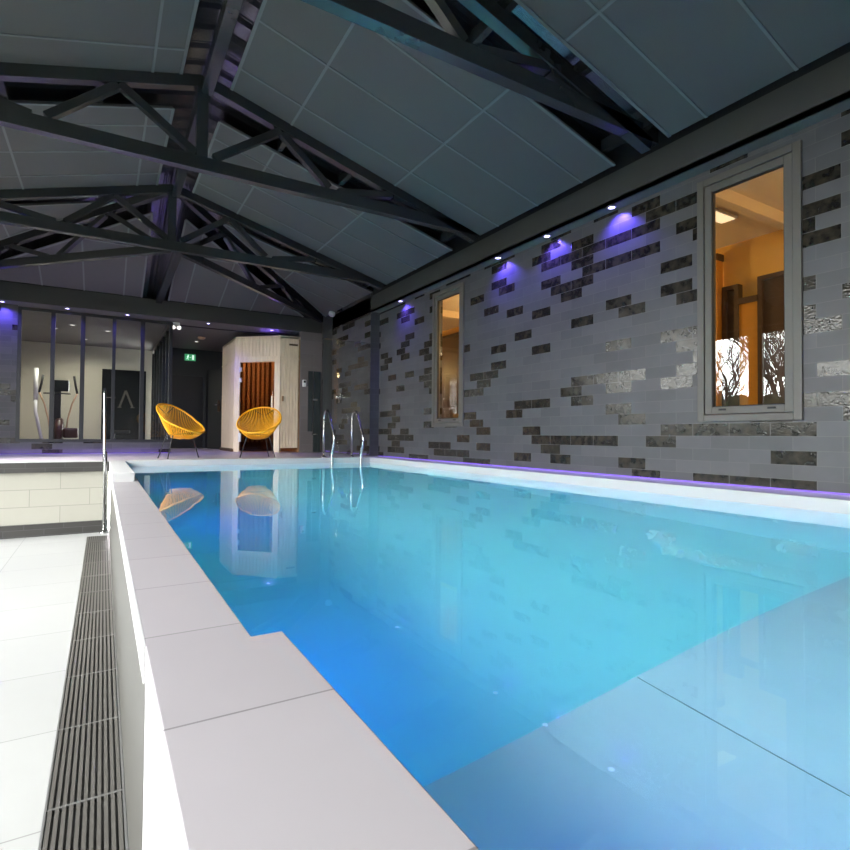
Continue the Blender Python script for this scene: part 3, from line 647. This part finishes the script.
# ------------------------------------------------------------------ drain grate along the weir wall
t = thing('drain_grate',(-.03,4.0,0),'long slotted grey overflow grate in the white floor along the pool wall','drain grate')
g0, g1, gy0, gy1 = -.157, .090, -1.0, 8.70
b = MB(); b.box(g0,g1,gy0,gy1,.0005,.0015); b.build('channel', M['channel'], t)
b = MB(); b.box(g0-.008,g0,gy0,gy1,0,.012); b.box(g1,g1+.008,gy0,gy1,0,.012); b.box(g0-.008,g1+.008,gy1,gy1+.008,0,.012); b.build('frame', M['grate_frame'], t)
b = MB(); n = 11; wS = (g1-g0)/n
for i in range(n):
    x = g0+wS*(i+.5); b.box(x-.0065,x+.0065,gy0,gy1,.0015,.012)
b.build('slats', M['grate'], t)
y = 2.475-.64*5
while y < gy1:
    b = MB(); b.box(g0,g1,y-.006,y+.006,.0015,.0125); b.build('cross_bar', M['grate_frame'], t); y += .64

# ------------------------------------------------------------------ amber string chairs
def make_chair(loc, rz, label, legs):
    r = thing('string_chair', loc, label, 'chair', 'amber string chairs on the deck', rz)
    def B(bm): return bm
    ctr, U, V = Vector((.02,0,.66)), Vector((.355,0,-.235)), Vector((0,.37,0))
    def rim(t):
        e = 1+.10*(-math.cos(t)); return ctr+U*math.cos(t)+V*math.sin(t)*e+Vector((0,0,-.05*(1-abs(math.cos(t)))))
    ic, iu, iv = Vector((-.02,0,.335)), Vector((.13,0,-.01)), Vector((0,.115,0))
    inner = lambda t: ic+iu*math.cos(t)+iv*math.sin(t)
    n = 64
    b = MB(); b.tube([rim(2*PI*k/n) for k in range(n)],.0145,8,closed=True); ri = b.build('rim', M['orange_cord'], r, base=Vector((0,0,0)))
    b = MB(); b.tube([inner(2*PI*k/24) for k in range(24)],.010,6,closed=True); b.build('inner_ring', M['orange_cord'], r, base=Vector((0,0,0)))
    b = MB(); nc = 76
    for k in range(nc):
        tt = 2*PI*(k+.5)/nc; p, q = rim(tt), inner(tt); c = p.lerp(q,.55)+Vector((0,0,-.085))
        b.tube([(p*(1-s)**2+c*2*s*(1-s)+q*s*s) for s in (0,.2,.4,.6,.8,1)],.0062,5)
    for k in range(7):                                   # woven floor of the basket
        tt = PI*k/7; b.tube([inner(tt),ic-Vector((0,0,.02)),inner(tt+PI)],.006,5)
    b.build('cord_basket', M['orange_cord'], r, base=Vector((0,0,0)))
    ring = [Vector((.21*math.cos(2*PI*k/24),.19*math.sin(2*PI*k/24),.385+.02*math.cos(2*PI*k/24))) for k in range(24)]
    b = MB(); b.tube(ring,.008,6,closed=True); b.build('support_ring', M['black_rod'], r, base=Vector((0,0,0)))
    for a in [math.radians(v) for v in legs]:
        top = Vector((.21*math.cos(a),.19*math.sin(a),.39)); foot = Vector((.34*math.cos(a),.31*math.sin(a),0))
        b = MB(); b.tube([top+Vector((0,0,.07)),top,foot],.009,8); lg = b.build('leg', M['black_rod'], r, base=Vector((0,0,0)))
        b = MB(); b.cyl(foot,foot+Vector((0,0,.012)),.013,8); b.build('foot_cap', M['rubber'], lg, base=Vector((0,0,0)))
    # back prop loops
    b = MB()
    for s in (1,-1): b.tube([rim(PI-.5*s),Vector((-.30,-.15*s,.62)),Vector((-.17,-.13*s,.40))],.007,6)
    b.build('back_stay', M['black_rod'], r, base=Vector((0,0,0)))
    return r
make_chair((1.10,9.78,DZ+.001), math.radians(-46), 'left amber string chair, turned sideways in front of the gym glazing', (219,274,66))
make_chair((2.36,9.72,DZ+.001), math.radians(240), 'right amber string chair, facing the pool in front of the sauna door', (-60,80,163))

# ------------------------------------------------------------------ changing room behind the long wall
XB = 6.6
b = MB(); b.box(XB,XB+.1,-1.5,13,0,4.2); b.box(XW+.18,XB,-1.6,-1.5,0,4.2); b.box(XW+.18,XB,12.2,12.3,0,4.2); struct(b.build('wall_changing', M['orange_wall']))
b = MB(); b.box(XW+.18,XB+.1,-1.6,12.3,3.80,3.9); struct(b.build('ceiling.003', M['cream_ceil']))
b = MB(); b.box(XW+.18,XB+.1,-1.6,12.3,DZ-.1,DZ); struct(b.build('floor.003', M['brown']))
for y,l in ((2.95,'cream ceiling beam of the changing room seen high in the near window'),(8.6,'cream ceiling beam of the changing room seen high in the far window')):
    b = MB(); b.box(XW+.18,XB,y,y+.10,3.68,3.80); o = b.build('ceiling_beam', M['cream_ceil'], base=Vector((5.6,y,3.68))); tag(o,l,'beam','changing room beams')
def cabin(Y0,Y1,top,label,knob=True):
    t = thing('changing_cabin',(XB-.03,(Y0+Y1)/2,DZ),label,'cabin door','brown cabin doors')
    b = MB(); b.box(XB-.06,XB-.01,Y0,Y1,DZ,top); b.build('door_leaf', M['brown'], t)
    f = .05; b = MB(); b.box(XB-.10,XB-.005,Y0-f,Y0,DZ,top+f); b.box(XB-.10,XB-.005,Y1,Y1+f,DZ,top+f); b.box(XB-.10,XB-.005,Y0,Y1,top,top+f); b.build('door_frame', M['brown'], t)
    if knob:
        b = MB(); b.ball((XB-.09,Y0+.12,top-.10),.015); b.build('knob', M['steel_shiny'], t)
cabin(2.55,3.38,3.25,'wide brown cabin door at the right edge of the near window')
cabin(3.70,3.80,3.22,'narrow brown cabin panel left of the orange strip in the near window',False)
cabin(9.60,10.4,3.60,'brown cabin door seen through the far window')
t = thing('wood_post',(XB-.12,3.90,DZ),'amber wooden post at the left edge of the near window','post')
b = MB(); b.box(XB-.18,XB-.06,3.86,3.96,DZ,3.60); b.build('shaft', M['orange_wood'], t)
b = MB(); b.box(XB-.19,XB-.05,3.85,3.97,3.60,3.68); b.build('cap', M['brown'], t)
t = thing('infill_panel',(XB-.04,3.54,DZ),'bright orange panel under a dark rail between the cabin doors in the near window','panel')
b = MB(); b.box(XB-.08,XB-.005,3.43,3.65,DZ,3.02); b.build('panel', M['orange_wood'], t)
b = MB(); b.box(XB-.11,XB-.004,3.43,3.65,3.02,3.09); b.build('rail', M['brown'], t)
for (x,y,t_) in ((5.6,3.35,'rectangular ceiling lamp glowing in the near window'),(5.6,8.9,'rectangular ceiling lamp glowing in the far window')):
    t = thing('ceiling_panel_lamp',(x,y,3.8),t_,'ceiling lamp','changing room lamps')
    b = MB(); b.box(x-.20,x+.20,y-.09,y+.09,3.775,3.80); b.build('housing', M['white_plastic'], t)
    b = MB(); b.box(x-.18,x+.18,y-.075,y+.075,3.768,3.776); b.build('diffuser', M['lens_warm'], t)
for (x,y,e) in ((5.4,1.2,55),(5.4,5.6,70),(5.9,7.3,55),(5.6,11.6,40)):  # unseen fill lights without fixtures, added to brighten the changing room
    l = bpy.data.lights.new('changing_fill','POINT'); l.energy = e; l.color = (1,.66,.28); l.shadow_soft_size = .12
    o = bpy.data.objects.new('changing_fill', l); COL.objects.link(o); o.location = (x,y,3.0)

# ------------------------------------------------------------------ left glazed wall, rear wall, garden
XG = XWL
posts = [-2.4,.30,2.05,3.90,6.37,8.60,10.1]
b = MB()
for y in posts: b.box(XG-.14,XG,y,y+.19,0,ZS)
b.box(XG-.14,XG,10.39,YP+.2,0,4.4); b.box(XG-.14,XG,YB-.2,-2.4,0,ZS); b.box(XG-.14,XG,YB-.2,12.4,ZS-.06,4.4); b.box(XG-.14,XG,8.6,10.4,0,DZ)
struct(b.build('wall_left', M['frame_dark']))
k = 5
for a, c in zip(posts, posts[1:]):
    zb = DZ if a > 8.5 else 0
    root = thing('window_%d'%k,(XG-.07,(a+.19+c)/2,0),'','window'); del root['label']; del root['category']; root['kind']='structure'; k += 1
    y0, y1 = a+.19, c; ym = (y0+y1)/2
    b = MB(); b.box(XG-.10,XG-.04,y0,y0+.05,zb,ZS-.06); b.box(XG-.10,XG-.04,y1-.05,y1,zb,ZS-.06); b.box(XG-.10,XG-.04,ym-.035,ym+.035,zb,ZS-.06); b.box(XG-.10,XG-.04,y0,y1,zb,zb+.06); b.box(XG-.10,XG-.04,y0,y1,ZS-.12,ZS-.06)
    b.build('window_frame', M['frame_dark'], root)
    for q0,q1 in ((y0+.05,ym-.035),(ym+.035,y1-.05)):
        b = MB(); b.box(XG-.072,XG-.066,q0,q1,zb+.06,ZS-.12); b.build('pane', M['glass_gym'], root)
    l = bpy.data.lights.new('portal','AREA'); l.shape='RECTANGLE'; l.size = y1-y0; l.size_y = ZS; l.cycles.is_portal = True
    o = bpy.data.objects.new('portal', l); COL.objects.link(o); o.location = (XG-.18,ym,ZS/2); o.rotation_euler = (PI/2,0,-PI/2)
b = MB(); b.box(XWL-.2,XW+.2,YB-.2,YB,-.1,5.6); struct(b.build('wall_rear', mat('grey painted rear wall',(.05,.05,.05),.8)))
b = MB(); b.box(-60,XWL-.14,-50,60,-.3,-.05); struct(b.build('ground', M['ground']))
b = MB()
for i in range(26):
    y = -6+i*.9; b.ball((-9.0+random.uniform(-.2,.2),y,1.0),1.0,.7,.8,1.85+random.uniform(-.08,.15))
bmesh.ops.subdivide_edges(b.bm, edges=b.bm.edges[:], cuts=1, use_grid_fill=True)
for v in b.bm.verts: v.co += Vector((random.uniform(-1,1),random.uniform(-1,1),random.uniform(-1,1)))*.07
o = b.build('garden_hedge', M['hedge'], base=Vector((-9,4,0))); tag(o,'dark clipped hedge across the garden, mirrored in the near window','hedge',kind='stuff')
def tree(x, y, h, seed):
    rnd = random.Random(seed); b = MB()
    def grow(p, d, Ln, r, lev):
        q = p+d*Ln*.5+Vector((rnd.uniform(-1,1),rnd.uniform(-1,1),0))*Ln*.06; e = p+d*Ln
        b.tube([p,q,e], r, 5 if lev < 2 else 3, rr=[r,r*.85,r*.68])
        if lev == 6: return
        for _ in range(3 if lev else 4):
            nd = (d+Vector((rnd.uniform(-1,1),rnd.uniform(-1,1),rnd.uniform(-.25,.7)))*.75).normalized()
            grow(e if rnd.random() < .6 else q, nd, Ln*rnd.uniform(.6,.8), r*.66, lev+1)
    grow(Vector((x,y,-.06)), Vector((0,0,1)), h, h*.06, 0)
    return b.build('bare_tree', M['bark'], base=Vector((x,y,-.05)))
for i,(x,y,h,l) in enumerate(((-11.6,12.1,2.0,'bare tree mirrored in the left half of the near window'),(-12.2,10.3,2.2,'bare tree mirrored in the right half of the near window'),(-15.0,6.5,2.6,'bare tree mirrored in the glazed wall tiles'),(-13,19.5,2.6,'bare tree mirrored in the far window'))):
    tag(tree(x,y,h,20+i), l, 'tree', 'bare garden trees')

# ------------------------------------------------------------------ added underwater lamps, room lamp glow
POOL_FILLS = ((.25,.45,'added unseen blue lamp over the submerged bench'),(2.3,.22,'added unseen blue lamp just past the submerged bench'),(4.7,.22,'added unseen blue lamp halfway along the left pool side'),(7.2,.22,'added unseen blue lamp near the far end of the left pool side'))  # unseen lamps added to turn the shaded water blue
for y,z,l in POOL_FILLS:
    t = thing('added_pool_lamp',(XL,y,z),l,'added pool lamp','added underwater lamps')
    b = MB(); b.cyl((XL,y,z),(XL+.02,y,z),.14,24); b.build('bezel', M['steel_shiny'], t)
    b = MB(); b.cyl((XL+.018,y,z),(XL+.028,y,z),.11,24); b.build('lens', M['lens_added'], t)
def area(name, loc, rot, sx, sy, e, col):
    l = bpy.data.lights.new(name,'AREA'); l.energy = e; l.color = col; l.shape='RECTANGLE'; l.size = sx; l.size_y = sy
    o = bpy.data.objects.new(name,l); COL.objects.link(o); o.location = loc; o.rotation_euler = rot; return o
area('led_glow',(XW-.006,3.6,DZ+.018),(0,math.radians(75),0),.02,11.5,3.5,(.30,.16,.9))
area('led_glow',(-.75,YP-.03,DZ+.02),(PI,0,0),3.8,.03,5,(.30,.12,1.0))
for y,z,l in POOL_FILLS: area('added_pool_glow',(XL+.06,y,z),(0,math.radians(-90),0),.22,.22,11 if y < 1 else 10,(.0,.10,1.0))
area('corridor_lamp_glow',(2.03,15.0,ZS-.04),(0,0,0),.1,.1,3,(1,.95,.85))

# ------------------------------------------------------------------ sky
w = bpy.data.worlds.new('overcast sky'); sc.world = w; w.use_nodes = True; nt = w.node_tree; bg = nt.nodes['Background']
tc = N(nt,'ShaderNodeTexCoord'); sp = N(nt,'ShaderNodeSeparateXYZ'); L(nt, tc.outputs['Generated'], sp.inputs[0])
rp = N(nt,'ShaderNodeValToRGB'); L(nt, sp.outputs[2], rp.inputs[0])
e = rp.color_ramp.elements; e[0].color = (1.0,.97,.93,1); e[1].position = .95; e[1].color = (.19,.22,.26,1)
for ps, c in ((.28,(1.0,.985,.96,1)),(.55,(.38,.41,.45,1))): x = e.new(ps); x.color = c
# the sun behind thin cloud: a broad bright patch of sky to the left of the building
nv = N(nt,'ShaderNodeVectorMath', operation='NORMALIZE'); L(nt, tc.outputs['Generated'], nv.inputs[0])
dt = N(nt,'ShaderNodeVectorMath', operation='DOT_PRODUCT'); dt.inputs[1].default_value = Vector((-.76,-.10,.64)).normalized(); L(nt, nv.outputs[0], dt.inputs[0])
mr = N(nt,'ShaderNodeMapRange', interpolation_type='SMOOTHSTEP'); mr.inputs['From Min'].default_value = math.cos(math.radians(26)); mr.inputs['From Max'].default_value = 1; mr.inputs['To Max'].default_value = 2.9
L(nt, dt.outputs['Value'], mr.inputs['Value'])
sm = N(nt,'ShaderNodeVectorMath', operation='SCALE'); sm.inputs[0].default_value = (1,.98,.95); L(nt, mr.outputs[0], sm.inputs['Scale'])
ad = N(nt,'ShaderNodeVectorMath', operation='ADD'); L(nt, rp.outputs[0], ad.inputs[0]); L(nt, sm.outputs[0], ad.inputs[1])
L(nt, ad.outputs[0], bg.inputs[0]); bg.inputs[1].default_value = 28.0

# ------------------------------------------------------------------ camera
yaw, pitch, roll = math.radians(30.66), math.radians(1.15), math.radians(.47)
fw = Vector((math.sin(yaw)*math.cos(pitch), math.cos(yaw)*math.cos(pitch), math.sin(pitch)))
r0 = Vector((math.cos(yaw), -math.sin(yaw), 0)); u0 = r0.cross(fw)
rt = r0*math.cos(roll)+u0*math.sin(roll); up = u0*math.cos(roll)-r0*math.sin(roll)
cam = bpy.data.cameras.new('camera'); co = bpy.data.objects.new('camera', cam); COL.objects.link(co)
co.matrix_world = Matrix(((rt.x,up.x,-fw.x,0),(rt.y,up.y,-fw.y,0),(rt.z,up.z,-fw.z,1.42),(0,0,0,1)))
cam.sensor_width = 36; cam.lens = 542.8/850*36; cam.clip_start = .02; cam.clip_end = 300
sc.camera = co
vs = sc.view_settings; sc.display_settings.display_device = 'sRGB'
vs.view_transform = 'Standard'; vs.look = 'None'; vs.gamma = 1; vs.use_curve_mapping = False; vs.exposure = 0
cy_ = sc.cycles
cy_.max_bounces = 14; cy_.diffuse_bounces = 5; cy_.glossy_bounces = 5; cy_.transmission_bounces = 10; cy_.transparent_max_bounces = 16
cy_.caustics_refractive = True; cy_.caustics_reflective = True; cy_.blur_glossy = .5; cy_.sample_clamp_indirect = 0
